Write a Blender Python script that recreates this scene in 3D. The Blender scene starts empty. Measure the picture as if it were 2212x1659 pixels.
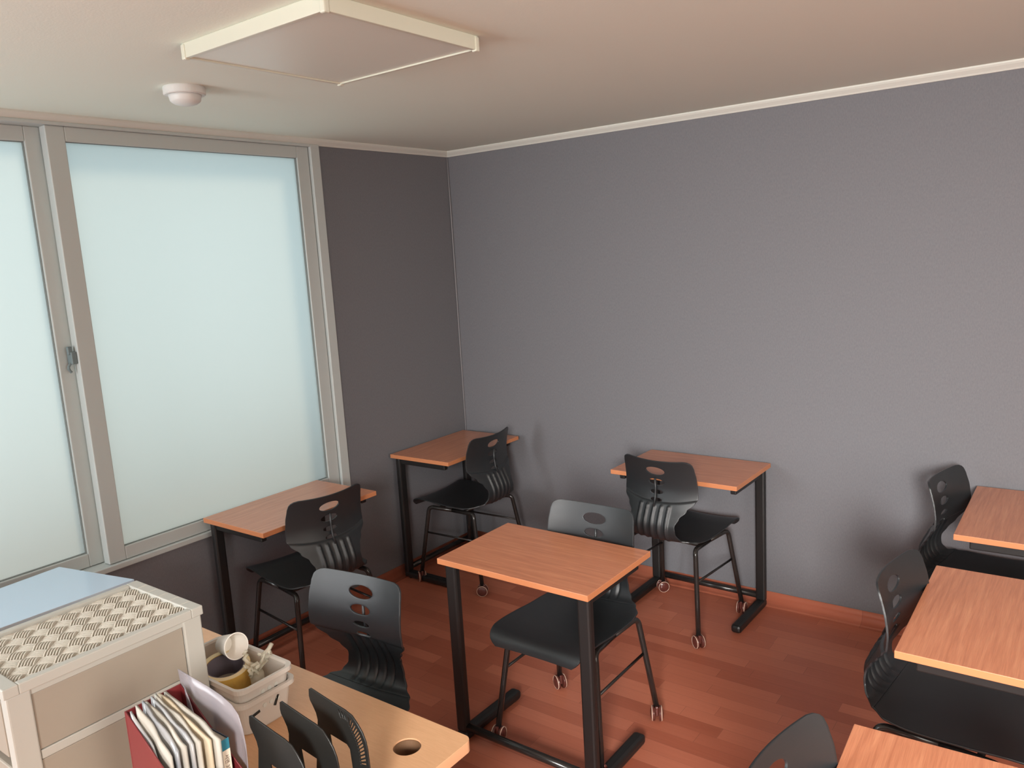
import bpy, bmesh, math, random
from mathutils import Vector, Matrix
random.seed(7)
C = bpy.context.scene.collection
SC = bpy.context.scene
PI = math.pi

# ---------------------------------------------------------------- camera
F_PX, YAW, PITCH, ROLL = 1714.57, 2.21616, -0.166233, -0.059205
CAM = Vector((2.98883, -3.49047, 1.70003))
d = Vector((math.cos(PITCH)*math.cos(YAW), math.cos(PITCH)*math.sin(YAW), math.sin(PITCH)))
r0 = Vector((math.sin(YAW), -math.cos(YAW), 0)); u0 = r0.cross(d)
RV = math.cos(ROLL)*r0 + math.sin(ROLL)*u0
UV = -math.sin(ROLL)*r0 + math.cos(ROLL)*u0
cam_data = bpy.data.cameras.new('camera'); cam = bpy.data.objects.new('camera', cam_data); C.objects.link(cam)
cam.matrix_world = Matrix(((RV.x, UV.x, -d.x, CAM.x), (RV.y, UV.y, -d.y, CAM.y), (RV.z, UV.z, -d.z, CAM.z), (0, 0, 0, 1)))
cam_data.sensor_width = 36; cam_data.lens = F_PX/2212*36; cam_data.clip_start = .02
SC.camera = cam

def at(px, py, axis, val):
    """the point of the place seen at a pixel of the photograph, on the plane axis = val"""
    v = d*F_PX + RV*(px-1106) - UV*(py-829.5)
    return CAM + v*((val-CAM[axis])/v[axis])

# ---------------------------------------------------------------- light
SC.view_settings.view_transform = 'Standard'; SC.view_settings.look = 'None'
SC.view_settings.gamma = 1; SC.view_settings.use_curve_mapping = False
SC.view_settings.exposure = 0.72
w = bpy.data.worlds.new('sky'); SC.world = w; w.use_nodes = True
wn = w.node_tree; bg = wn.nodes['Background']
bg.inputs[0].default_value = (.72, .93, 1.0, 1); bg.inputs[1].default_value = .66

def lamp(name, kind, energy, color, loc, target, **k):
    l = bpy.data.lights.new(name, kind); l.energy = energy; l.color = color
    for a, b in k.items(): setattr(l, a, b)
    o = bpy.data.objects.new(name, l); C.objects.link(o); o.location = loc
    o.rotation_euler = (Vector(target)-Vector(loc)).to_track_quat('-Z', 'Y').to_euler()
    return o
lamp('sun', 'SUN', .7, (1, .80, .55), (-2, 2.4, 3.4), (0, 0, 1.4), angle=.14)
# unseen daylight fill added by the left wall, left of the frame, and light from a sunlit window on the right, out of frame
lamp('left_fill_light', 'AREA', 92, (.93, .97, 1.0), (.03, -4.5, 1.45), (1.3, -3.5, 1.2), shape='RECTANGLE', size=1.5, size_y=1.5)
lamp('right_window_light', 'AREA', 54, (1, .97, .89), (5.15, -2.7, 1.45), (1.5, -1.7, .9), shape='RECTANGLE', size=2.2, size_y=1.7)

# unseen fill added behind the camera to brighten the back wall and desks
lamp('rear_fill_light', 'AREA', 34, (1, .985, .95), (3.7, -5.3, 1.85), (2.1, 0, .15), shape='RECTANGLE', size=.9, size_y=.8, spread=1.15)
SC.cycles.max_bounces = 8; SC.cycles.diffuse_bounces = 5; SC.cycles.glossy_bounces = 3
SC.cycles.transmission_bounces = 6; SC.cycles.transparent_max_bounces = 8
SC.cycles.caustics_reflective = False; SC.cycles.caustics_refractive = False
SC.cycles.sample_clamp_indirect = 6

# ---------------------------------------------------------------- materials
def mat(name, col, rough=.5, metal=0, spec=.5, coat=0, trans=0, alpha=1, bump=None):
    m = bpy.data.materials.new(name); m.use_nodes = True
    nt = m.node_tree; p = nt.nodes['Principled BSDF']
    p.inputs['Base Color'].default_value = (*col, 1); p.inputs['Roughness'].default_value = rough
    p.inputs['Metallic'].default_value = metal; p.inputs['Specular IOR Level'].default_value = spec
    p.inputs['Coat Weight'].default_value = coat; p.inputs['Coat Roughness'].default_value = .22; p.inputs['Transmission Weight'].default_value = trans
    p.inputs['Alpha'].default_value = alpha
    if bump:
        sc, st = bump
        tc = nt.nodes.new('ShaderNodeTexCoord'); n = nt.nodes.new('ShaderNodeTexNoise'); n.inputs['Scale'].default_value = sc
        n.inputs['Detail'].default_value = 3
        b = nt.nodes.new('ShaderNodeBump'); b.inputs['Strength'].default_value = st; b.inputs['Distance'].default_value = .002
        nt.links.new(tc.outputs['Object'], n.inputs['Vector']); nt.links.new(n.outputs['Fac'], b.inputs['Height'])
        nt.links.new(b.outputs['Normal'], p.inputs['Normal'])
    return m

def mix_noise(m, c1, c2, scale, axis_scale=(1, 1, 1), detail=4, lo=.3, hi=.7, space='Object'):
    nt = m.node_tree; p = nt.nodes['Principled BSDF']
    tc = nt.nodes.new('ShaderNodeTexCoord'); mp = nt.nodes.new('ShaderNodeMapping'); mp.inputs['Scale'].default_value = axis_scale
    n = nt.nodes.new('ShaderNodeTexNoise'); n.inputs['Scale'].default_value = scale; n.inputs['Detail'].default_value = detail
    n.inputs['Distortion'].default_value = .4
    cr = nt.nodes.new('ShaderNodeValToRGB'); e = cr.color_ramp.elements
    e[0].position = lo; e[0].color = (*c1, 1); e[1].position = hi; e[1].color = (*c2, 1)
    nt.links.new(tc.outputs[space], mp.inputs[0]); nt.links.new(mp.outputs[0], n.inputs['Vector'])
    nt.links.new(n.outputs['Fac'], cr.inputs[0]); nt.links.new(cr.outputs[0], p.inputs['Base Color'])
    return m

M = {}
M['wall'] = mix_noise(mat('grey_wallpaper', (.13, .13, .14), .8, spec=.2, bump=(420, .35)), (.150, .149, .162), (.174, .172, .185), 260, (1, 1, .35))
M['ceiling'] = mat('ceiling_paper', (.76, .81, .73), .85, spec=.2, bump=(160, .12))
M['plain_wall'] = mat('cream_wall', (.62, .50, .40), .85)
M['pvc'] = mat('window_pvc', (.47, .50, .49), .38)
M['trim'] = mat('white_trim', (.62, .62, .57), .5)
M['gasket'] = mat('grey_gasket', (.18, .19, .18), .6)
M['steel_black'] = mat('black_powder_steel', (.012, .011, .011), .42, spec=.5, bump=(900, .1))
M['tube_black'] = mat('black_gloss_tube', (.02, .017, .016), .22)
M['chair'] = mat('black_moulded_plastic', (.018, .020, .022), .31, spec=.55, bump=(1300, .25))
M['wheel'] = mat('brown_wheel_plastic', (.16, .045, .035), .25, spec=.5, trans=.35)
M['wheel_rim'] = mat('pale_wheel_rim', (.62, .42, .33), .25)
M['top_edge'] = mat('tabletop_edge_band', (.52, .20, .09), .35)
M['desk'] = mix_noise(mat('beech_laminate', (.62, .36, .2), .3, spec=.6), (.62, .345, .185), (.67, .385, .21), 30, (1, 8, 8))
M['desk_edge'] = mat('desk_edge_band', (.63, .34, .19), .4)
M['glare_lam'] = mat('white_laminate_blue_glare', (.50, .63, .77), .14, spec=.8)  # white top; the bluish window reflection is put into its base colour
M['plastic'] = mat('ivory_plastic', (.44, .43, .39), .42)
M['plastic_in'] = mat('ivory_panel', (.315, .275, .225), .45, bump=(20, .03))
M['weave'] = mat('woven_lid_plastic', (.60, .56, .49), .45)
M['basket'] = mat('white_basket_plastic', (.62, .57, .52), .35)
M['rack'] = mat('black_rack_plastic', (.016, .016, .015), .38, bump=(700, .1))
M['hole'] = mat('cable_hole_liner', (.16, .085, .045), .6)
M['tape'] = mat('yellow_packing_tape', (.74, .44, .10), .25)
M['tape_edge'] = mat('tape_side', (.78, .64, .38), .45)
M['core'] = mat('tape_core_card', (.16, .13, .15), .8)
M['paper'] = mix_noise(mat('paper', (.74, .70, .64), .6), (.30, .28, .24), (.44, .41, .36), 14)
M['cup'] = mat('white_cup_paper', (.82, .77, .71), .5)
M['sleeve'] = mix_noise(mat('plastic_sleeve', (.5, .5, .52), .16, spec=.6), (.20, .215, .24), (.40, .39, .38), 9, (1, 6, 1))
M['cream'] = mat('cream_page', (.46, .38, .27), .6)
M['blue'] = mat('blue_cover', (.03, .19, .27), .4)
M['navy'] = mat('navy_cover', (.02, .035, .07), .4)
M['orange'] = mat('orange_cover', (.55, .10, .05), .45)
M['red'] = mat('red_plastic', (.15, .018, .020), .35)
M['label'] = mat('label_paper', (.75, .68, .56), .6)
M['ink'] = mat('printed_ink', (.12, .06, .04), .7)
M['bubble'] = mat('clear_plastic_film', (.85, .80, .66), .2, alpha=.45)
M['lens'] = mat('lamp_diffuser', (.70, .72, .65), .35)
M['lampframe'] = mat('lamp_frame', (.60, .60, .50), .35)
M['detector'] = mat('detector_plastic', (.66, .66, .64), .45)
M['dark_screw'] = mat('latch_grey', (.14, .18, .19), .5)
M['outside'] = mat('outside_render', (.55, .5, .45), .9)

def wood_mat():
    m = mat('reddish_wood_veneer', (.5, .2, .1), .30, spec=.6, coat=.35); nt = m.node_tree; p = nt.nodes['Principled BSDF']
    tc = nt.nodes.new('ShaderNodeTexCoord'); mp = nt.nodes.new('ShaderNodeMapping'); mp.inputs['Scale'].default_value = (1.2, 26, 26)
    n = nt.nodes.new('ShaderNodeTexNoise'); n.inputs['Scale'].default_value = 3.2; n.inputs['Detail'].default_value = 8; n.inputs['Roughness'].default_value = .6
    n.inputs['Distortion'].default_value = .6
    mp2 = nt.nodes.new('ShaderNodeMapping'); mp2.inputs['Scale'].default_value = (6, 260, 260)
    n2 = nt.nodes.new('ShaderNodeTexNoise'); n2.inputs['Scale'].default_value = 3; n2.inputs['Detail'].default_value = 3
    cr = nt.nodes.new('ShaderNodeValToRGB'); e = cr.color_ramp.elements
    e[0].position = .28; e[0].color = (.47, .165, .08, 1); e[1].position = .72; e[1].color = (.66, .28, .145, 1)
    k = e.new(.5); k.color = (.57, .215, .108, 1)
    mx = nt.nodes.new('ShaderNodeMix'); mx.data_type = 'RGBA'; mx.blend_type = 'MULTIPLY'; mx.inputs[0].default_value = .35
    cr2 = nt.nodes.new('ShaderNodeValToRGB'); f = cr2.color_ramp.elements
    f[0].position = .35; f[0].color = (.62, .55, .5, 1); f[1].position = .6; f[1].color = (1, 1, 1, 1)
    L = nt.links.new
    L(tc.outputs['Object'], mp.inputs[0]); L(mp.outputs[0], n.inputs['Vector']); L(n.outputs['Fac'], cr.inputs[0])
    L(tc.outputs['Object'], mp2.inputs[0]); L(mp2.outputs[0], n2.inputs['Vector']); L(n2.outputs['Fac'], cr2.inputs[0])
    L(cr.outputs[0], mx.inputs[6]); L(cr2.outputs[0], mx.inputs[7]); L(mx.outputs[2], p.inputs['Base Color'])
    return m
M['wood'] = wood_mat()

def floor_mat():
    m = mat('red_plank_flooring', (.3, .1, .06), .36, spec=.5); nt = m.node_tree; p = nt.nodes['Principled BSDF']; L = nt.links.new
    tc = nt.nodes.new('ShaderNodeTexCoord')
    sp = nt.nodes.new('ShaderNodeSeparateXYZ'); L(tc.outputs['Object'], sp.inputs[0])
    def mth(op, a, b=None, c=None):
        x = nt.nodes.new('ShaderNodeMath'); x.operation = op
        for i, v in enumerate((a, b, c)):
            if v is None: continue
            if isinstance(v, (int, float)): x.inputs[i].default_value = v
            else: L(v, x.inputs[i])
        return x.outputs[0]
    row = mth('FLOOR', mth('DIVIDE', sp.outputs[1], .062))
    wn1 = nt.nodes.new('ShaderNodeTexWhiteNoise'); wn1.noise_dimensions = '1D'; L(row, wn1.inputs['W'])
    xs = mth('ADD', mth('DIVIDE', sp.outputs[0], .46), mth('MULTIPLY', wn1.outputs['Value'], 7.3))
    colm = mth('FLOOR', xs)
    cv = nt.nodes.new('ShaderNodeCombineXYZ'); L(row, cv.inputs[0]); L(colm, cv.inputs[1])
    wn2 = nt.nodes.new('ShaderNodeTexWhiteNoise'); wn2.noise_dimensions = '2D'; L(cv.outputs[0], wn2.inputs['Vector'])
    mp = nt.nodes.new('ShaderNodeMapping'); mp.inputs['Scale'].default_value = (2, 40, 1); L(tc.outputs['Object'], mp.inputs[0])
    n = nt.nodes.new('ShaderNodeTexNoise'); n.inputs['Scale'].default_value = 3; n.inputs['Detail'].default_value = 6; L(mp.outputs[0], n.inputs['Vector'])
    f = mth('ADD', mth('MULTIPLY', wn2.outputs['Value'], .62), mth('MULTIPLY', n.outputs['Fac'], .38))
    cr = nt.nodes.new('ShaderNodeValToRGB'); e = cr.color_ramp.elements
    e[0].position = .05; e[0].color = (.35, .092, .050, 1); e[1].position = .95; e[1].color = (.56, .185, .110, 1)
    L(f, cr.inputs[0])
    fy = mth('FRACT', mth('DIVIDE', sp.outputs[1], .062)); fx = mth('FRACT', xs)
    seam = mth('MAXIMUM', mth('LESS_THAN', fy, .02), mth('LESS_THAN', fx, .004))
    mx = nt.nodes.new('ShaderNodeMix'); mx.data_type = 'RGBA'; L(mth('MULTIPLY', seam, .35), mx.inputs[0]); L(cr.outputs[0], mx.inputs[6])
    mx.inputs[7].default_value = (.06, .02, .012, 1)
    L(mx.outputs[2], p.inputs['Base Color'])
    return m
M['floor'] = floor_mat()

def pane_mat():
    m = bpy.data.materials.new('frosted_window_film'); m.use_nodes = True; nt = m.node_tree; nt.nodes.clear(); L = nt.links.new
    o = nt.nodes.new('ShaderNodeOutputMaterial'); t = nt.nodes.new('ShaderNodeBsdfTranslucent'); t.inputs[0].default_value = (.94, .95, .93, 1)
    df = nt.nodes.new('ShaderNodeBsdfDiffuse'); df.inputs[0].default_value = (.5, .52, .52, 1)
    g = nt.nodes.new('ShaderNodeBsdfGlossy'); g.inputs[0].default_value = (1, 1, 1, 1); g.inputs[1].default_value = .25
    a = nt.nodes.new('ShaderNodeMixShader'); a.inputs[0].default_value = .12; b = nt.nodes.new('ShaderNodeMixShader'); b.inputs[0].default_value = .05
    L(t.outputs[0], a.inputs[1]); L(df.outputs[0], a.inputs[2]); L(a.outputs[0], b.inputs[1]); L(g.outputs[0], b.inputs[2]); L(b.outputs[0], o.inputs[0])
    return m
M['pane'] = pane_mat()

def folder_mat():
    m = bpy.data.materials.new('smoky_clear_folder'); m.use_nodes = True; nt = m.node_tree; p = nt.nodes['Principled BSDF']; L = nt.links.new
    p.inputs['Base Color'].default_value = (.36, .33, .36, 1); p.inputs['Roughness'].default_value = .22
    t = nt.nodes.new('ShaderNodeBsdfTransparent'); mx = nt.nodes.new('ShaderNodeMixShader'); mx.inputs[0].default_value = .55
    o = nt.nodes['Material Output']; L(t.outputs[0], mx.inputs[1]); L(p.outputs[0], mx.inputs[2]); L(mx.outputs[0], o.inputs[0])
    return m
M['folder'] = folder_mat()

# ---------------------------------------------------------------- mesh helpers
def obj(name, bm, m, parent=None, smooth=False, label=None):
    me = bpy.data.meshes.new(name)
    bmesh.ops.recalc_face_normals(bm, faces=bm.faces[:])
    bm.to_mesh(me); bm.free()
    if smooth:
        for p in me.polygons: p.use_smooth = True
    for x in (m if isinstance(m, (list, tuple)) else [m]): me.materials.append(x)
    o = bpy.data.objects.new(name, me); C.objects.link(o)
    if parent: o.parent = parent
    if label: o['label'] = label
    return o

def thing(name, label, cat, loc=(0, 0, 0), rz=0, group=None):
    o = bpy.data.objects.new(name, None); C.objects.link(o); o.empty_display_size = .05
    o.location = loc; o.rotation_euler = (0, 0, rz); o['label'] = label; o['category'] = cat
    if group: o['group'] = group
    return o
def tag(o, label, cat, group=None):
    o['label'] = label; o['category'] = cat
    if group: o['group'] = group
    return o
def struct(o): o['kind'] = 'structure'; return o
def dup(root, loc, rz, label, group=None):
    r = root.copy(); C.objects.link(r); r.location = loc; r.rotation_euler = (0, 0, rz); r['label'] = label
    if group: r['group'] = group
    for ch in list(root.children):
        c = ch.copy(); C.objects.link(c); c.parent = r
        for g in ch.children:
            e = g.copy(); C.objects.link(e); e.parent = c
    return r

def box(bm, x0, x1, y0, y1, z0, z1, bev=0, mi=0, mtx=None):
    vs = [bm.verts.new(Vector((x, y, z))) for x in (x0, x1) for y in (y0, y1) for z in (z0, z1)]
    fs = [bm.faces.new([vs[i] for i in q]) for q in ((0, 1, 3, 2), (4, 6, 7, 5), (0, 4, 5, 1), (2, 3, 7, 6), (0, 2, 6, 4), (1, 5, 7, 3))]
    for f in fs: f.material_index = mi
    if bev:
        es = list({e for f in fs for e in f.edges})
        res = bmesh.ops.bevel(bm, geom=es, offset=bev, segments=2, profile=.5, affect='EDGES')
        vs = list({v for f in res['faces'] for v in f.verts} | {v for v in vs if v.is_valid})
    if mtx: bmesh.ops.transform(bm, matrix=mtx, verts=[v for v in vs if v.is_valid])
    return vs
def boxes(*bs, bev=0):
    bm = bmesh.new()
    for b in bs: box(bm, *b, bev=bev)
    return bm

def tube(bm, pts, r, n=12, cap=True, rx=None):
    """round (or with rx flattened) tube along points"""
    pts = [Vector(p) for p in pts]; rings = []
    up = None
    for i, p in enumerate(pts):
        a = pts[max(0, i-1)]; b = pts[min(len(pts)-1, i+1)]; t = (b-a).normalized()
        if up is None:
            up = Vector((0, 0, 1)) if abs(t.z) < .9 else Vector((0, 1, 0))
        s = t.cross(up).normalized(); up = s.cross(t).normalized()
        rings.append([bm.verts.new(p + s*math.cos(k*2*PI/n)*(rx or r) + up*math.sin(k*2*PI/n)*r) for k in range(n)])
    for i in range(len(rings)-1):
        for k in range(n): bm.faces.new((rings[i][k], rings[i][(k+1) % n], rings[i+1][(k+1) % n], rings[i+1][k]))
    if cap: bm.faces.new(rings[0][::-1]); bm.faces.new(rings[-1])
def lathe(bm, prof, n=32, mtx=None, close=False):
    rings = []; vs = []
    for (r, z) in prof:
        ring = [bm.verts.new((r*math.cos(k*2*PI/n), r*math.sin(k*2*PI/n), z)) for k in range(n)]; rings.append(ring); vs += ring
    m = len(rings); rng = range(m) if close else range(m-1)
    for i in rng:
        for k in range(n): bm.faces.new((rings[i][k], rings[i][(k+1) % n], rings[(i+1) % m][(k+1) % n], rings[(i+1) % m][k]))
    if not close: bm.faces.new(rings[0][::-1]); bm.faces.new(rings[-1])
    if mtx: bmesh.ops.transform(bm, matrix=mtx, verts=vs)
def bez(p0, p1, p2, n=8):
    p0, p1, p2 = map(Vector, (p0, p1, p2))
    return [(1-t)**2*p0 + 2*t*(1-t)*p1 + t*t*p2 for t in [i/n for i in range(n+1)]]
def flat_plate(outlines, thick):
    """2D outline with holes -> bmesh of an extruded plate (in x, y; thickness along z)"""
    cu = bpy.data.curves.new('outline', 'CURVE'); cu.dimensions = '2D'; cu.fill_mode = 'BOTH'; cu.extrude = thick/2
    for pts in outlines:
        s = cu.splines.new('POLY'); s.points.add(len(pts)-1); s.use_cyclic_u = True
        for i, p in enumerate(pts): s.points[i].co = (p[0], p[1], 0, 1)
    o = bpy.data.objects.new('outline', cu); me = o.to_mesh(); bm = bmesh.new(); bm.from_mesh(me); o.to_mesh_clear()
    bpy.data.objects.remove(o); bpy.data.curves.remove(cu)
    bmesh.ops.remove_doubles(bm, verts=bm.verts[:], dist=1e-5)
    return bm
def mod_solid(o, t, off=0, bev=0):
    s = o.modifiers.new('thickness', 'SOLIDIFY'); s.thickness = t; s.offset = off
    if bev:
        b = o.modifiers.new('edge', 'BEVEL'); b.width = bev; b.segments = 2; b.limit_method = 'ANGLE'; b.angle_limit = math.radians(50)
def smoothstep(a, b, x):
    t = max(0, min(1, (x-a)/(b-a))); return t*t*(3-2*t)

# ---------------------------------------------------------------- room shell
RX, RY, H = 5.2, -5.4, 2.263
WY0, WY1, WZ0, WZ1 = -3.36, -.922, .585, 2.24      # window opening
struct(obj('floor', boxes((-.2, RX+.2, RY-.2, .2, -.1, 0)), M['floor']))
struct(obj('ceiling', boxes((-.2, RX+.2, RY-.2, .2, H, H+.12)), M['ceiling']))
struct(obj('wall_back', boxes((-.2, RX+.2, 0, .2, 0, H)), M['wall']))
struct(obj('wall_left', boxes((-.2, 0, WY1, 0, 0, H), (-.2, 0, RY, WY0, 0, H), (-.2, 0, WY0, WY1, 0, WZ0), (-.2, 0, WY0, WY1, WZ1, H)), M['wall']))
struct(obj('wall_right', boxes((RX, RX+.2, RY, 0, 0, H)), M['plain_wall']))
struct(obj('wall_front', boxes((-.2, RX+.2, RY-.2, RY, 0, H)), M['plain_wall']))
def molding(a, b, inward):
    bm = bmesh.new(); a = Vector(a); b = Vector(b); inw = Vector(inward)
    prof = [(0, -.030), (.006, -.030), (.010, -.024), (.022, -.012), (.026, -.006), (.026, 0), (0, 0)]
    ring = [[bm.verts.new(p + inw*u + Vector((0, 0, v))) for (u, v) in prof] for p in (a, b)]
    n = len(prof)
    for k in range(n): bm.faces.new((ring[0][k], ring[0][(k+1) % n], ring[1][(k+1) % n], ring[1][k]))
    bm.faces.new(ring[0]); bm.faces.new(ring[1][::-1])
    return bm
struct(obj('trim_1', molding((0, 0, H), (RX, 0, H), (0, -1, 0)), M['trim']))
struct(obj('trim_2', molding((0, 0, H), (0, RY, H), (1, 0, 0)), M['trim']))
# flooring turned up at the foot of the walls
def cove(a, b, inward):
    bm = bmesh.new(); a = Vector(a); b = Vector(b); inw = Vector(inward)
    prof = [(0, .055), (.003, .055), (.005, .03), (.012, .012), (.03, .002), (.05, .0), (0, 0)]
    ring = [[bm.verts.new(p + inw*u + Vector((0, 0, v))) for (u, v) in prof] for p in (a, b)]
    n = len(prof)
    for k in range(n): bm.faces.new((ring[0][k], ring[0][(k+1) % n], ring[1][(k+1) % n], ring[1][k]))
    bm.faces.new(ring[0]); bm.faces.new(ring[1][::-1])
    return bm
struct(obj('baseboard_back', cove((0, 0, 0), (RX, 0, 0), (0, -1, 0)), M['floor'], smooth=True))
struct(obj('baseboard_left', cove((0, 0, 0), (0, RY, 0), (1, 0, 0)), M['floor'], smooth=True))
# the pale wallpaper seam running down the corner
bm = bmesh.new(); tube(bm, [(.004, -.004, .06), (.005, -.005, 1.2), (.008, -.008, 1.9), (.004, -.004, 2.232)], .004, 8)
struct(obj('trim_3', bm, mat('corner_seam', (.22, .21, .22), .6), smooth=True))

# ---------------------------------------------------------------- window
win = bpy.data.objects.new('window_1', None); C.objects.link(win); struct(win)
def rect_frame(x0, x1, ya, yb, za, zb, t, tb=None, tt=None, bev=.003):
    tb = tb or t; tt = tt or t; bm = bmesh.new()
    box(bm, x0, x1, ya, ya+t, za, zb, bev); box(bm, x0, x1, yb-t, yb, za, zb, bev)
    box(bm, x0, x1, ya+t, yb-t, za, za+tb, bev); box(bm, x0, x1, ya+t, yb-t, zb-tt, zb, bev)
    return bm
obj('window_frame', rect_frame(-.13, .012, WY0, WY1, WZ0, WZ1-.002, .052, .022, .012), M['pvc'], win)
s1 = obj('sash', rect_frame(-.045, -.003, -2.130, -.978, .609, 2.226, .066, .052, .052), M['pvc'], win)
obj('glass_pane', boxes((-.030, -.024, -2.066, -1.042, .659, 2.176)), M['pane'], s1)
obj('gasket', rect_frame(-.023, -.010, -2.067, -1.041, .658, 2.177, .004, bev=0), M['gasket'], s1)
s2 = obj('sash', rect_frame(-.100, -.056, -3.306, -2.118, .609, 2.226, .060, .052, .052), M['pvc'], win)
obj('glass_pane', boxes((-.085, -.079, -3.248, -2.176, .659, 2.176)), M['pane'], s2)
obj('gasket', rect_frame(-.078, -.066, -3.249, -2.175, .658, 2.177, .005, bev=0), M['gasket'], s2)
# crescent latch on the meeting stile
bm = bmesh.new(); box(bm, -.05, -.012, -2.150, -2.131, 1.385, 1.43, .003); box(bm, -.035, -.02, -2.156, -2.140, 1.42, 1.45, .003)
tube(bm, bez((-.03, -2.146, 1.39), (-.03, -2.168, 1.375), (-.03, -2.150, 1.355)), .005, 8)
obj('latch', bm, M['dark_screw'], win)
# unseen low parapet, added outside to shade the lower pane
struct(obj('shade_parapet', boxes((-.64, -.54, -6, 1.5, -1, .82)), M['outside']))

# ---------------------------------------------------------------- ceiling lamp and detector
L0 = thing('ceiling_light', 'square flat ceiling light panel, switched off, in a cream frame', 'ceiling light', (1.355, -2.001, H), 0)
bm = bmesh.new(); a, b = .270, .262
for (x0, x1, y0, y1) in ((-a, a, -b, -b+.012), (-a, a, b-.012, b), (-a, -a+.012, -b+.012, b-.012), (a-.012, a, -b+.012, b-.012)):
    box(bm, x0, x1, y0, y1, -.036, 0, .0015)
obj('frame', bm, M['lampframe'], L0)
obj('diffuser', boxes((-a+.012, a-.012, -b+.012, b-.012, -.032, -.026), bev=.001), M['lens'], L0)
for sx in (-1, 1):
    for sy in (-1, 1):
        bm = bmesh.new(); box(bm, *(sorted((sx*a-sx*.014, sx*a+sx*.003))), *(sorted((sy*b-sy*.014, sy*b+sy*.003))), -.040, -.002, .004)
        obj('corner_cap', bm, M['lampframe'], L0)
bm = bmesh.new(); box(bm, -a-.004, -a, -.02, .0, -.03, -.022, .001); obj('catch', bm, M['lampframe'], L0)
D0 = thing('smoke_detector', 'small round grey-white smoke detector on the ceiling', 'smoke detector', (.640, -1.985, H))
bm = bmesh.new(); lathe(bm, [(.02, 0), (.062, 0), (.063, -.004), (.063, -.021), (.060, -.024), (.02, -.024)], 48); obj('base', bm, M['detector'], D0, smooth=False)
bm = bmesh.new(); lathe(bm, [(.02, -.024), (.050, -.024), (.048, -.030), (.046, -.040), (.043, -.044), (.034, -.050), (.02, -.054), (.004, -.056)], 48); obj('sensor_dome', bm, M['detector'], D0, smooth=True)

# ---------------------------------------------------------------- student desks
HT = .685
def make_desk():
    t = thing('student_desk', 'x', 'desk')
    bm = bmesh.new(); vs = box(bm, -.3, .3, -.2, .2, HT-.020, HT, .0015)
    for f in bm.faces: f.material_index = 0 if abs(f.normal.z) > .8 else 1
    bm.normal_update()
    for f in bm.faces: f.material_index = 0 if abs(f.normal.z) > .8 else 1
    obj('tabletop', bm, [M['wood'], M['top_edge']], t)
    for s in (-1, 1):
        x = s*.266
        bm = bmesh.new(); box(bm, x-.0225, x+.0225, -.178, -.148, .035, HT-.021, .008); obj('leg', bm, M['steel_black'], t)
        bm = bmesh.new(); box(bm, x-.013, x+.013, -.150, .155, HT-.052, HT-.0205, .004); obj('bracket', bm, M['steel_black'], t)
        bm = bmesh.new(); box(bm, x-.0225, x+.0225, -.182, .150, .004, .040, .012); f = obj('foot', bm, M['steel_black'], t)
        for y in (-.15, .12):
            bm = bmesh.new(); lathe(bm, [(.012, 0), (.014, .002), (.014, .006)], 16, Matrix.Translation((x, y, 0))); obj('glide', bm, M['steel_black'], f)
    bm = bmesh.new(); tube(bm, [(-.245, -.163, .055), (.245, -.163, .055)], .014, 14); obj('crossbar', bm, M['tube_black'], t, smooth=True)
    return t
desk_spots = [  # x, y, rotation, label
    (1.5150, -1.418, -.0095, 'reddish wood student desk alone in the middle, whole top and black frame in view'),
    (1.5150, -.224, PI-.0155, 'student desk pushed against the grey back wall, chair rib side towards us'),
    (.2400, -1.452, -PI/2+.0027, 'student desk under the frosted window with pale glare on its top'),
    (.2220, -.349, -PI/2+.0058, 'dim student desk tucked into the far corner of the room'),
    (2.8280, -.322, PI/2, 'right-hand student desk farthest back, touching the back wall'),
    (2.8230, -1.221, PI/2, 'right-hand student desk, second from the back, shadow band on its top'),
    (2.8280, -2.170, PI/2+.04, 'right-hand student desk nearest us, cut by the bottom edge'),
]
desk0 = make_desk()
for i, (x, y, rz, lb) in enumerate(desk_spots):
    if i == 0:
        desk0.location = (x, y, 0); desk0.rotation_euler = (0, 0, rz); desk0['label'] = lb; desk0['group'] = 'wood-topped student desks'
    else: dup(desk0, (x, y, 0), rz, lb)

# ---------------------------------------------------------------- chairs
PROF = [(.247, .398), (.243, .414), (.232, .427), (.205, .435), (.15, .435), (.08, .429), (0, .423), (-.07, .421), (-.125, .425),
        (-.165, .436), (-.188, .453), (-.202, .480), (-.203, .514), (-.190, .548), (-.174, .582), (-.163, .617), (-.158, .66), (-.163, .705), (-.173, .747), (-.185, .785)]
def prof_at(s):  # catmull-rom through PROF, parameter 0..1 by arc length
    return _interp(s)
def _build_profile():
    pts = []
    P = [Vector((0, y, z)) for y, z in PROF]; P = [P[0]*2-P[1]] + P + [P[-1]*2-P[-2]]
    for i in range(1, len(P)-2):
        for k in range(12):
            t = k/12; a, b, c_, e = P[i-1], P[i], P[i+1], P[i+2]
            pts.append(.5*((2*b) + (c_-a)*t + (2*a-5*b+4*c_-e)*t*t + (3*b-a-3*c_+e)*t**3))
    pts.append(P[-2]); L = [0]
    for i in range(1, len(pts)): L.append(L[-1] + (pts[i]-pts[i-1]).length)
    return pts, L
_pts, _L = _build_profile(); LEN = _L[-1]
def _interp(l):
    l = max(0, min(LEN, l))
    lo, hi = 0, len(_L)-1
    while hi-lo > 1:
        m = (lo+hi)//2
        if _L[m] <= l: lo = m
        else: hi = m
    t = (l-_L[lo])/max(1e-9, _L[hi]-_L[lo]); return _pts[lo].lerp(_pts[hi], t)
def length_at(i): return _L[i*12]
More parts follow.
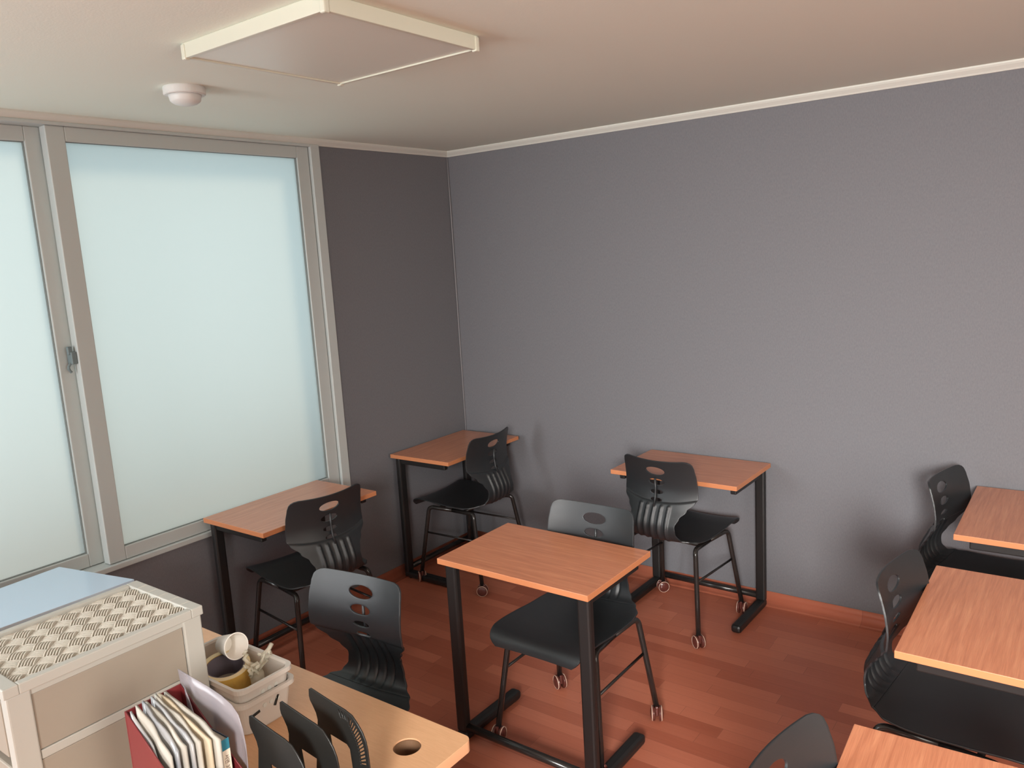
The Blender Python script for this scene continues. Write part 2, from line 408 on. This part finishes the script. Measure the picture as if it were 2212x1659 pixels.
W_KEYS = [(0, .150), (length_at(1), .172), (length_at(2), .183), (length_at(3), .190), (length_at(5), .195), (length_at(7), .192), (length_at(8), .184),
          (length_at(9), .158), (length_at(10), .126), (length_at(11), .110), (length_at(12), .106), (length_at(13), .118), (length_at(14), .142),
          (length_at(15), .172), (length_at(15)+.016, .179), (length_at(17), .176), (length_at(18), .172), (LEN-.020, .168), (LEN-.010, .160), (LEN-.003, .148), (LEN, .132)]
def half_w(l):
    for (a, wa), (b, wb) in zip(W_KEYS, W_KEYS[1:]):
        if l <= b:
            t = (l-a)/(b-a); return wa + (wb-wa)*(t*t*(3-2*t) if a < LEN-.03 and a > length_at(7) else t)
    return W_KEYS[-1][1]
def l_of_z(z):   # on the backrest
    for i in range(len(_pts)-1):
        if i > 120 and _pts[i].z <= z <= _pts[i+1].z: return _L[i]
    return LEN
def shell_point(l, x):
    p = _interp(l); q = _interp(min(LEN, l+.004)); p2 = _interp(max(0, l-.004)); t = (q-p2).normalized()
    n = Vector((0, t.z, -t.y))          # to the sitter's side: up for the seat, forward for the back
    u = x/.19
    back = smoothstep(length_at(9), length_at(13), l)
    dish = (.012*(1-back) + .040*back)*u*u
    off = dish
    if p.z > .44 or l > length_at(9):
        arc = .598 + .9*x*x
        low = smoothstep(arc+.004, arc-.006, p.z) if False else (1-smoothstep(arc-.006, arc+.004, p.z))
        off -= .007*low*smoothstep(length_at(9), length_at(10), l)
        fade = smoothstep(length_at(9)-.02, length_at(11), l)*(1-smoothstep(arc-.020, arc-.006, p.z))
        rib = sum(math.exp(-((x-c)/.0062)**2) for c in (-.068, -.034, 0, .034, .068))
        off -= .0075*rib*fade
    return Vector((x, p.y, p.z)) + n*off
HOLES = [(l_of_z(.737), .046, .0195), (l_of_z(.688), .038, .0150), (l_of_z(.645), .031, .0095), (l_of_z(.610), .028, .0085)]
def make_shell(l0, l1, rows, cols, name, parent):
    bm = bmesh.new(); par = {}
    g = []
    for j in range(rows+1):
        l = l0 + (l1-l0)*j/rows; hw = half_w(l); row = []
        for i in range(cols+1):
            x = (i/cols*2-1)*hw; v = bm.verts.new((0, 0, 0)); par[v] = [l, x]; row.append(v)
        g.append(row)
    kill = []
    for j in range(rows):
        for i in range(cols):
            f = bm.faces.new((g[j][i], g[j][i+1], g[j+1][i+1], g[j+1][i]))
            cl = sum(par[v][0] for v in f.verts)/4; cx = sum(par[v][1] for v in f.verts)/4
            if any(((cl-hl)/b)**2 + (cx/a)**2 < 1 for hl, a, b in HOLES): kill.append(f)
    if kill: bmesh.ops.delete(bm, geom=kill, context='FACES')
    for v in list(bm.verts):
        if not v.link_faces: bm.verts.remove(v); continue
        l, x = par[v]
        if v.is_boundary:
            for hl, a, b in HOLES:
                q = math.sqrt(((l-hl)/b)**2 + (x/a)**2)
                if q < 1.45 and abs(x) < a*1.5 and abs(l-hl) < b*1.6: l, x = hl+(l-hl)/q, x/q; break
        v.co = shell_point(l, x)
    o = obj(name, bm, M['chair'], parent, smooth=True)
    mod_solid(o, .0055, -1 if False else 0, .0012)
    return o
def make_chair():
    t = thing('chair', 'x', 'chair')
    seam = length_at(9)
    make_shell(0, seam, 46, 44, 'seat', t)
    make_shell(seam, LEN, 104, 72, 'backrest', t)
    bm = bmesh.new(); tube(bm, [(0, -.190, .582), (0, -.175, .617), (0, -.170, .66), (0, -.172, .706)], .0045, 8); obj('spine', bm, M['chair'], t, smooth=True)
    for sx in (-1, 1):
        for fy in (-1, 1):
            foot = Vector((sx*.208, fy*.198, .052)); top = Vector((sx*.163, fy*.115, .404))
            knee = foot + (Vector((sx*.172, fy*.145, .404))-foot)*.93
            pts = [foot, foot.lerp(knee, .5), knee] + bez(knee, (sx*.170, fy*.148, .408), top, 8)[1:] + [Vector((sx*.158, 0, .404))]
            bm = bmesh.new(); tube(bm, pts, .0105, 12); obj('leg', bm, M['tube_black'], t, smooth=True)
            # twin-wheel castor
            c = obj('caster', boxes((-.006, .006, -.016, .016, .022, .060), bev=.004), M['wheel'], t); c.location = (foot.x, foot.y, 0)
            ang = {(-1, -1): .5, (-1, 1): -.7, (1, -1): 1.0, (1, 1): .2}[(sx, fy)]; c.rotation_euler = (0, 0, ang)
            for q in (-1, 1):
                bm = bmesh.new(); m = Matrix.Translation((q*.0145, 0, .0275)) @ Matrix.Rotation(q*PI/2, 4, 'Y')
                lathe(bm, [(.004, .009), (.016, .0075), (.0225, .004), (.0265, .001), (.0275, -.003), (.0275, -.006), (.004, -.007)], 28, m)
                wh = obj('wheel', bm, M['wheel'], c, smooth=True)
                bm = bmesh.new(); lathe(bm, [(.0245, .0035), (.0262, .0045), (.0278, .0012), (.0262, .0008)], 36, m, close=True)
                rim = obj('wheel_rim', bm, M['wheel_rim'], c, smooth=True)
        a = Vector((sx*.186, -.158, .23)); b = Vector((sx*.186, .158, .23))
        bm = bmesh.new(); tube(bm, [(sx*.1825, -.1635, .27), (sx*.1825, .1635, .27)], .0052, 8); obj('stretcher', bm, M['tube_black'], t, smooth=True)
    for y in (-.07, .09):
        bm = bmesh.new(); tube(bm, [(-.16, y, .403), (.16, y, .403)], .009, 10); obj('seat_rail', bm, M['tube_black'], t, smooth=True)
    return t
G = 'black moulded classroom chairs'
chair_spots = [
    (1.564, -1.322, PI+.0, 'black chair facing us behind the desk in the middle, glossy seat below it'),
    (1.502, -.345, -.10, 'black chair with ribbed back turned to us at the back-wall desk'),
    (.372, -1.480, PI/2-.13, 'black chair tucked in at the window desk, facing the window'),
    (.350, -.408, PI/2+.04, 'dim black chair at the desk in the far corner'),
    (2.703, -.298, -PI/2-.19, 'black chair at the farthest right-hand desk, standing out against the grey wall'),
    (2.730, -1.258, -PI/2-.11, 'grey-sheened black chair whose big dark seat shows under the second right-hand desk'),
    (2.722, -2.215, -PI/2-.12, 'black chair at the nearest right-hand desk, only its back in view'),
    (1.295, -2.185, PI+.09, 'black chair facing us across the teacher desk, back rising behind the desk edge'),
]
chair0 = make_chair()
for i, (x, y, rz, lb) in enumerate(chair_spots):
    if i == 0: chair0.location = (x, y, 0); chair0.rotation_euler = (0, 0, rz); chair0['label'] = lb; chair0['group'] = G
    else: dup(chair0, (x, y, 0), rz, lb)

# ---------------------------------------------------------------- teacher's desk
DZ = .71
T = thing('teacher_desk', 'beech-coloured office desk in the foreground with a round cable hole', 'desk', (1.25, -2.74, 0))
def desk_outline(x0, x1, y0, y1, r):
    pts = []
    for cx, cy, a0 in ((x1-r, y1-r, 0), (x0+r, y1-r, 90), (x0+r, y0+r, 180), (x1-r, y0+r, 270)):
        for k in range(7): a = math.radians(a0+k*15); pts.append((cx+r*math.cos(a), cy+r*math.sin(a)))
    return pts
hx, hy = 1.888-1.25, -2.459+2.74
hole = [(hx+.029*math.cos(k*2*PI/40), hy+.029*math.sin(k*2*PI/40)) for k in range(40)]
bm = flat_plate([desk_outline(-.725, .735, -.36, .375, .018), hole], .025)
bmesh.ops.translate(bm, verts=bm.verts[:], vec=(0, 0, DZ-.0125)); bm.normal_update()
for f in bm.faces: f.material_index = 0 if abs(f.normal.z) > .8 else 1
top = obj('desktop', bm, [M['desk'], M['desk_edge']], T)
bv = top.modifiers.new('edge', 'BEVEL'); bv.width = .007; bv.segments = 4; bv.limit_method = 'ANGLE'; bv.angle_limit = math.radians(60)
bm = bmesh.new(); lathe(bm, [(.0285, 0), (.0285, -.045), (.0265, -.045), (.0265, 0)], 36, Matrix.Translation((hx, hy, DZ-.003)), close=True); obj('cable_hole_sleeve', bm, M['hole'], T, smooth=False)
obj('side_panel', boxes((.66, .685, -.34, .33, 0, DZ-.026)), M['desk'], T)
obj('side_panel', boxes((-.71, -.685, -.34, .33, 0, DZ-.026)), M['desk'], T)
obj('modesty_panel', boxes((-.684, .659, .05, .068, .25, DZ-.026)), M['desk'], T)

# white side table beside the window, bluish window glare put into its base colour
ST = thing('side_table', 'white side table at the window beyond the woven-top drawers, bluish window glare painted into its top', 'side table', (0, 0, 0))
A = at(128, 1224, 2, .722); B_ = at(290, 1251, 2, .722)
Cc = Vector((.175, -2.60, 0)); 
poly = [(A.x, A.y), (B_.x, B_.y), (.492, -3.05), (.19, -3.05), (.172, -2.575)]
bm = bmesh.new()
for z in (.700, .722): pass
lo = [bm.verts.new((x, y, .700)) for x, y in poly]; hi = [bm.verts.new((x, y, .722)) for x, y in poly]
bm.faces.new(hi); bm.faces.new(lo[::-1])
for k in range(len(poly)): bm.faces.new((lo[k], lo[(k+1) % len(poly)], hi[(k+1) % len(poly)], hi[k]))
o = obj('tabletop', bm, M['glare_lam'], ST); bv = o.modifiers.new('edge', 'BEVEL'); bv.width = .0015; bv.segments = 2
for (x, y) in ((.19, -2.42), (.46, -2.36), (.22, -3.02), (.46, -3.02)):
    obj('leg', boxes((x-.015, x+.015, y-.015, y+.015, 0, .699)), M['steel_black'], ST)

# ---------------------------------------------------------------- drawer tower with woven lid
TX0, TX1, TY1, TY0, TZ = 1.224, 1.491, -2.634, -3.020, 1.0
W0 = thing('drawer_tower', 'ivory plastic drawer tower with a woven-pattern lid on the teacher desk', 'drawer unit', ((TX0+TX1)/2, (TY0+TY1)/2, DZ))
a, b, h = (TX1-TX0)/2, (TY1-TY0)/2, TZ-DZ
bm = bmesh.new()
rim = .017
box(bm, -a, a, b-.026, b, h-.020, h, .002); box(bm, -a, a, -b, -b+.026, h-.020, h, .002)
box(bm, -a, -a+rim, -b+.026, b-.026, h-.020, h, .002); box(bm, a-rim, a, -b+.026, b-.026, h-.020, h, .002)
lid = obj('lid', bm, M['plastic'], W0)
bm = bmesh.new()
for k in range(5):
    x = -a+.05+k*.043; box(bm, x, x+.0012, b-.024, b-.002, h-.001, h+.0004)
obj('lid_groove', bm, M['weave'], lid)
# woven panel: alternating cells of fine strands and broad bands
bm = bmesh.new(); zb = h-.010; cw = .0322
box(bm, -a+rim, a-rim, -b+.026, b-.026, h-.016, zb-.001)
wv = bmesh.new(); panel, bm = bm, wv
def ridge(x0, x1, y0, y1, along_x, z0, hgt, arch=5):
    """one raised strand, arched along its length"""
    rows = []
    for k in range(arch+1):
        t = k/arch; zz = z0 + hgt*math.sin(PI*(.12+.76*t))
        if along_x: x = x0+(x1-x0)*t; rows.append([bm.verts.new((x, y, z)) for y, z in ((y0, z0), (y0*.75+y1*.25, zz), (y0*.25+y1*.75, zz), (y1, z0))])
        else: y = y0+(y1-y0)*t; rows.append([bm.verts.new((x, y, z)) for x, z in ((x0, z0), (x0*.75+x1*.25, zz), (x0*.25+x1*.75, zz), (x1, z0))])
    for r1, r2 in zip(rows, rows[1:]):
        for k in range(3): bm.faces.new((r1[k], r1[k+1], r2[k+1], r2[k]))
    bm.faces.new(rows[0]); bm.faces.new(rows[-1][::-1])
for i in range(-8, 8):
    for j in range(-8, 8):
        x0 = i*cw; y0 = j*cw
        mx_, my_ = (x0+cw/2-y0-cw/2)*.7071, (x0+cw/2+y0+cw/2)*.7071
        if abs(mx_) > a+.01 or abs(my_) > b+.01: continue
        if (i+j) % 2 == 0:      # fine strands, arched across
            for q in range(6):
                xx = x0 + cw*(q+.12)/6; ridge(xx, xx+cw*.62/6, y0-.001, y0+cw+.001, False, zb-.002, .0100)
        else:                   # broad band of close strands
            for q in range(7):
                yy = y0 + cw*(.06+.88*q/7); ridge(x0-.003, x0+cw+.003, yy, yy+cw*.88/7, True, zb-.002, .0062)
bmesh.ops.rotate(bm, verts=bm.verts[:], cent=(0, 0, 0), matrix=Matrix.Rotation(PI/4, 3, 'Z'))
for no, co in (((1, 0, 0), (a-rim, 0, 0)), ((-1, 0, 0), (-a+rim, 0, 0)), ((0, 1, 0), (0, b-.026, 0)), ((0, -1, 0), (0, -b+.026, 0))):
    bmesh.ops.bisect_plane(bm, geom=bm.verts[:]+bm.edges[:]+bm.faces[:], plane_co=co, plane_no=no, clear_outer=True)
_m = bpy.data.meshes.new('panel_floor'); panel.to_mesh(_m); bm.from_mesh(_m); bpy.data.meshes.remove(_m); panel.free()
obj('woven_panel', bm, M['weave'], W0)
# body: corner posts, panels, drawer gaps
bm = bmesh.new()
for sx in (-1, 1):
    for sy in (-1, 1):
        box(bm, *sorted((sx*(a-.004), sx*(a-.030))), *sorted((sy*(b-.004), sy*(b-.045))), 0, h-.020, .003)
box(bm, -a+.012, a-.012, -b+.012, b-.012, 0, .012); box(bm, -a+.008, a-.008, -b+.008, b-.008, h-.032, h-.020)
obj('body_frame', bm, M['plastic'], W0)
for q in ((a-.012, a-.0095, -b+.046, b-.046, .148, h-.033), (a-.012, a-.0095, -b+.046, b-.046, .012, .128), (-a+.0095, -a+.012, -b+.046, b-.046, .012, h-.033)):
    obj('side_panel', boxes(q, bev=.001), M['plastic_in'], W0)
bm = bmesh.new(); box(bm, a-.014, a-.0075, -b+.046, b-.046, .129, .147, .002); obj('side_rail', bm, M['plastic'], W0)
for z0, z1 in ((.014, .128), (.148, .256)):
    bm = bmesh.new(); box(bm, -a+.032, a-.032, -b+.003, b-.020, z0, z1, .003); dr = obj('drawer', bm, M['plastic_in'], W0)
    bm = bmesh.new(); box(bm, -.05, .05, -b-.008, -b+.004, z1-.045, z1-.028, .003); obj('handle', bm, M['plastic'], dr)

# ---------------------------------------------------------------- stacked baskets
BX0, BX1, BY0, BY1 = 1.318, 1.580, -2.630, -2.492
def basket(z0, z1, name, label, grow=0):
    t = thing(name, label, 'basket', ((BX0+BX1)/2, (BY0+BY1)/2, z0), 0, 'white plastic baskets')
    A2, B2 = (BX1-BX0)/2+grow, (BY1-BY0)/2+grow; hh = z1-z0
    def ring(bm, off, z, r=.022, n=6):
        pts = []
        for cx, cy, a0 in ((A2+off-r, B2+off-r, 0), (-A2-off+r, B2+off-r, 90), (-A2-off+r, -B2-off+r, 180), (A2+off-r, -B2-off+r, 270)):
            for k in range(n+1): q = math.radians(a0+k*90/n); pts.append(bm.verts.new((cx+r*math.cos(q), cy+r*math.sin(q), z)))
        return pts
    bm = bmesh.new()
    seq = [(-.014, 0), (-.012, .003), (-.003, hh-.012), (.004, hh-.010), (.004, hh), (-.003, hh), (-.006, hh-.004), (-.0145, .005), (-.0155, .0045)]
    rings = [ring(bm, o_, z) for o_, z in seq]; n = len(rings[0])
    for r1, r2 in zip(rings, rings[1:]):
        for k in range(n): bm.faces.new((r1[k], r1[(k+1) % n], r2[(k+1) % n], r2[k]))
    bm.faces.new(rings[0][::-1]); bm.faces.new(rings[-1])
    obj('basket_body', bm, M['basket'], t)
    for q in range(3):
        bm = bmesh.new(); m = Matrix.Translation((A2-.0075, -.01+q*.017, hh-.028)) @ Matrix.Rotation(PI/2, 4, 'Y')
        lathe(bm, [(.0048, -.004), (.0048, .004)], 16, m); obj('vent', bm, M['trim'], t)
    for q, (yy, zz, ang) in enumerate(((-.035, hh*.55, .2), (.02, hh*.62, 1.1))):
        bm = bmesh.new(); box(bm, A2-.006, A2-.0035, -.012, .012, -.003, .003, .001, mtx=None)
        bmesh.ops.transform(bm, matrix=Matrix.Translation((0, yy, zz)) @ Matrix.Rotation(ang, 4, 'X'), verts=bm.verts[:]); obj('slot', bm, M['rack'], t)
    return t
basket(DZ, .792, 'storage_basket', 'lower white plastic basket of the nested pair on the teacher desk', .002)
basket(.7165, .824, 'storage_basket', 'upper white plastic basket holding tape and a paper cup', 0)
# packing tape
TP = thing('tape_roll', 'yellow roll of packing tape lying in the white basket', 'tape', (1.405, -2.563, .742))
def tape_ring(ro, ri, z0, z1): return [(ro, z0), (ro, z1), (ri, z1), (ri, z0)]
bm = bmesh.new(); lathe(bm, tape_ring(.054, .0425, 0, .055), 56, close=True); o = obj('tape_winding', bm, M['tape'], TP)
bm = bmesh.new(); lathe(bm, [(.0535, .055), (.0535, .0556), (.0427, .0556), (.0427, .055)], 56, close=True); obj('tape_side', bm, M['tape_edge'], TP)
bm = bmesh.new(); lathe(bm, tape_ring(.0424, .039, .001, .054), 56, close=True); obj('core', bm, M['core'], TP)
TP.rotation_euler = (.10, .16, 0); TP.location = (1.430, -2.563, .762)
# paper cup lying on its side
CP = thing('paper_cup', 'white paper cup lying on its side in the basket', 'cup', (1.322, -2.535, .829))
bm = bmesh.new(); lathe(bm, [(.004, 0), (.018, 0), (.026, .05), (.0275, .0505), (.0275, .052), (.0255, .052), (.017, .004), (.004, .004)], 36, None)
o = obj('cup_wall', bm, M['cup'], CP, smooth=False)
_b = at(452, 1398, 1, -2.548); _o = at(503, 1406, 1, -2.552); CP.rotation_euler = (_o-_b).to_track_quat('Z', 'Y').to_euler(); CP.location = _o-(_o-_b).normalized()*.057 + Vector((0, .010, .007)); CP.scale = (1.1, 1.1, 1.1)
# white card and crinkled clear film
bm = bmesh.new(); box(bm, -.055, .055, -.0012, .0012, 0, .085, .0004, mtx=Matrix.Translation((1.40, -2.621, .727)))
tag(obj('card_box', bm, M['paper']), 'white card leaning between the tape roll and the tower', 'card')
bm = bmesh.new(); random.seed(3)
for k in range(7):
    p = Vector((1.50+random.uniform(-.012, .02), -2.535+random.uniform(-.02, .03), .80)); pts = []
    for q in range(7): pts.append(p.copy()); p = p + Vector((random.uniform(-.012, .012), random.uniform(-.012, .012), random.uniform(-.002, .013)))
    tube(bm, pts, .0022, 6, rx=.005)
tube(bm, [(1.50, -2.53, .75), (1.505, -2.535, .80)], .016, 8)
tag(obj('plastic_film', bm, M['bubble'], smooth=True), 'crinkled clear plastic film sticking up in the basket', 'plastic film')

# ---------------------------------------------------------------- black file sorter
RK = thing('file_sorter', 'black plastic file sorter with three pointed dividers on the teacher desk', 'file organiser', (1.85, -2.68, DZ))
Y1 = at(668, 1487, 2, .905).y
def P1(cx_, cy_):      # a point of the rear divider, read off the photograph, in the divider's own x, z
    v = at(500+cx_/6.144, 1440+cy_/6.144, 1, Y1); return (v.x, v.z-DZ)
pk = [P1(*q) for q in ((1032, 292), (1050, 284), (1200, 382), (1385, 500), (1500, 570), (1600, 650), (1680, 770), (1740, 880), (1785, 1000), (1810, 1120), (1825, 1240), (1838, 1346))]
zend = .0
outer = pk + [(pk[-1][0]+.006, .03), (pk[-1][0]+.006, .004), (P1(1150, 830)[0]-.02, .004), (P1(1150, 830)[0]-.010, .06)] + [P1(1150, 830), P1(1152, 700), P1(1130, 610), P1(1085, 510), P1(1050, 440), P1(1035, 380)]
h0, h1, h2, h3 = P1(1305, 880), P1(1540, 1025), P1(1580, 1090), P1(1620, 1346)
hole1 = [h0, h1, h2, h3, (h3[0]+.003, .03), (P1(1385, 1346)[0]+.008, .03), P1(1385, 1346)]
slots = []
for k in range(19):
    t0 = (k+.15)/19*11.0; t1 = (k+.72)/19*11.0
    band = [P1(*q) for q in ((1405, 545), (1475, 590), (1530, 635), (1580, 690), (1630, 755), (1675, 830), (1710, 900), (1735, 970), (1760, 1050), (1775, 1140), (1790, 1230), (1800, 1330))]
    inn = [P1(*q) for q in ((1440, 665), (1500, 690), (1545, 720), (1560, 770), (1590, 830), (1620, 900), (1650, 960), (1670, 1020), (1690, 1090), (1705, 1160), (1712, 1240), (1722, 1300))]
    def ev(lst, t): i = min(10, int(t)); f = t-i; return (lst[i][0]*(1-f)+lst[i+1][0]*f, lst[i][1]*(1-f)+lst[i+1][1]*f)
    slots.append([ev(band, t0), ev(band, t1), ev(inn, t1+.15), ev(inn, t0+.1)])
for i in range(3):
    bm = flat_plate([outer, hole1] + (slots if i < 1 else []), .0030)
    # the outline is in x, z: stand it up
    bmesh.ops.transform(bm, matrix=Matrix.Translation((-1.85, Y1+2.68-i*.0585, 0)) @ Matrix.Rotation(PI/2, 4, 'X'), verts=bm.verts[:])
    o = obj('divider', bm, M['rack'], RK); o.location = (-.011*i, 0, 0)
x0 = pk[0][0]-1.85
obj('base_tray', boxes((x0-.03, pk[-1][0]-1.85+.0, Y1+2.68-.125, Y1+2.68+.006, .0, .006), bev=.002), M['rack'], RK)

# ---------------------------------------------------------------- red magazine file full of papers
MF = thing('magazine_file', 'red plastic magazine file full of papers beside the ivory drawer tower', 'magazine file', (0, 0, 0))
mx0 = 1.640; my0, my1 = -2.890, -2.783; zt = .940
bm = bmesh.new(); box(bm, mx0, mx0+.003, my0, my1, DZ, zt); obj('back_panel', bm, M['red'], MF)
for y in (my0, my1-.003):
    bm = flat_plate([[(mx0+.003, .0), (mx0+.250, .0), (mx0+.250, .075), (mx0+.10, .165), (mx0+.003, zt-DZ)]], .0025)
    bmesh.ops.transform(bm, matrix=Matrix.Translation((0, y+.0015, DZ)) @ Matrix.Rotation(PI/2, 4, 'X'), verts=bm.verts[:])
    obj('side_panel', bm, M['red'], MF)
obj('base', boxes((mx0+.003, mx0+.25, my0, my1, DZ, DZ+.003)), M['red'], MF)
# leaves of paper and plastic sleeves, upright in the file
def sheet(x0, x1, y, z0, z_a, z_b, m, label, th=.003, bow=.006, lean=0, name='document'):
    """an upright bundle of sheets: top edge falls from z_a at the back to z_b at the front"""
    bm = bmesh.new(); n = 10; g = []
    for i in range(n+1):
        t = i/n; x = x0+(x1-x0)*t; yy = y + bow*math.sin(t*PI) + .0015*math.sin(t*9+y*300)
        zt_ = z_a+(z_b-z_a)*t + .0015*math.sin(t*14+y*500)
        g.append([bm.verts.new((x, yy+lean*(q/5)**1.5, z0+(zt_-z0)*q/5)) for q in range(6)])
    for i in range(n):
        for q in range(5): bm.faces.new((g[i][q], g[i+1][q], g[i+1][q+1], g[i][q+1]))
    o = obj(name, bm, m, smooth=True); mod_solid(o, th, 0)
    return tag(o, label, 'document', 'papers in the red file')
zz = DZ+.005
docs = [  # y, pixel of the top corner at the back, at the front, material, thickness, label
    (-2.882, (286, 1533), (352, 1650), 'sleeve', .0035, 'bluish grey plastic sleeve at the left end of the red file'),
    (-2.874, (300, 1522), (372, 1634), 'paper', .004, 'white paper bundle next to the left grey sleeve'),
    (-2.865, (309, 1514), (388, 1622), 'sleeve', .004, 'dull grey plastic sleeve, second sleeve from the left'),
    (-2.856, (318, 1512), (402, 1612), 'paper', .0045, 'thick white bundle left of centre among the papers'),
    (-2.847, (327, 1505), (417, 1607), 'sleeve', .004, 'grey plastic sleeve in the middle of the papers'),
    (-2.838, (335, 1500), (433, 1604), 'paper', .0045, 'white bundle just right of the middle of the papers'),
    (-2.829, (342, 1497), (452, 1602), 'cream', .0045, 'cream-coloured bundle, the broad warm one right of centre'),
    (-2.819, (352, 1493), (474, 1598), 'paper', .005, 'white bundle against the blue book'),
]
for i, (y, pa, pb, mk, th, lb) in enumerate(docs):
    va = at(*pa, 1, y); vb = at(*pb, 1, y)
    sheet(max(va.x, 1.646), vb.x, y, zz, va.z, vb.z, M[mk], lb, th, .003, (-.004+.0008*i))
# blue-spined book with a paper label
by = -2.803; _s = at(484, 1598, 1, by); bx = _s.x
BK = thing('book', 'thin book with a blue spine and pale spine label standing beside the papers', 'book', (bx, by, zz))
obj('page_block', boxes((-.19, -.0015, -.0078, .0078, .001, _s.z-zz-.003)), M['paper'], BK)
bm = bmesh.new(); box(bm, -.0014, .0, -.0090, .0090, 0, _s.z-zz, .0004); obj('spine', bm, M['blue'], BK)
bm = bmesh.new(); box(bm, -.19, -.0014, -.0090, -.0079, 0, _s.z-zz); box(bm, -.19, -.0014, .0079, .0090, 0, _s.z-zz); obj('cover', bm, M['navy'], BK)
bm = bmesh.new(); box(bm, .0001, .0004, -.0070, .0088, _s.z-zz-.110, _s.z-zz-.020, 0); lab = obj('spine_label', bm, M['label'], BK)
cu = bpy.data.curves.new('lettering', 'FONT'); cu.body = '서면 3\uc6d4'; cu.size = .0095; cu.extrude = .0001; cu.align_x = 'CENTER'; cu.align_y = 'CENTER'
tx = bpy.data.objects.new('tmp', cu); me = tx.to_mesh(); bm = bmesh.new(); bm.from_mesh(me); tx.to_mesh_clear(); bpy.data.objects.remove(tx)
o = obj('lettering', bm, M['ink'], lab); o.matrix_local = Matrix.Translation((.0006, .0004, _s.z-zz-.045)) @ Matrix(((0, 0, 1, 0), (0, 1, 0, 0), (-1, 0, 0, 0), (0, 0, 0, 1)))
# clear curled folder
def folder(x0, x1, y, pts, label, curl, m):
    bm = bmesh.new(); g = []; n = len(pts)-1
    for i, (x, z) in enumerate(pts):
        t = i/n
        g.append([bm.verts.new((x, y + curl*math.sin(PI*t)*(q/8)**2 - .01*(q/8), DZ+.004+(z-DZ-.004)*q/8)) for q in range(9)])
    for i in range(n):
        for q in range(8): bm.faces.new((g[i][q], g[i+1][q], g[i+1][q+1], g[i][q+1]))
    o = obj('clear_folder', bm, m, smooth=True); mod_solid(o, .0012, 0)
    return tag(o, label, 'folder', 'clear folders')
yf = -2.768
def F(px, py):
    v = at(px, py, 1, yf); return (v.x, v.z)
folder(0, 0, yf, [F(*q) for q in ((395, 1440), (425, 1462), (452, 1482), (478, 1503), (498, 1523), (513, 1545), (524, 1575), (534, 1610), (541, 1645), (545, 1659))], 'smoky clear folder bulging between the papers and the file sorter', .012, M['folder'])
yf = -2.779
folder(0, 0, yf, [F(*q) for q in ((408, 1475), (420, 1500), (432, 1530), (445, 1560), (458, 1585), (470, 1610), (480, 1640))], 'narrow clear folder leaning against the right side of the papers', -.004, M['folder'])
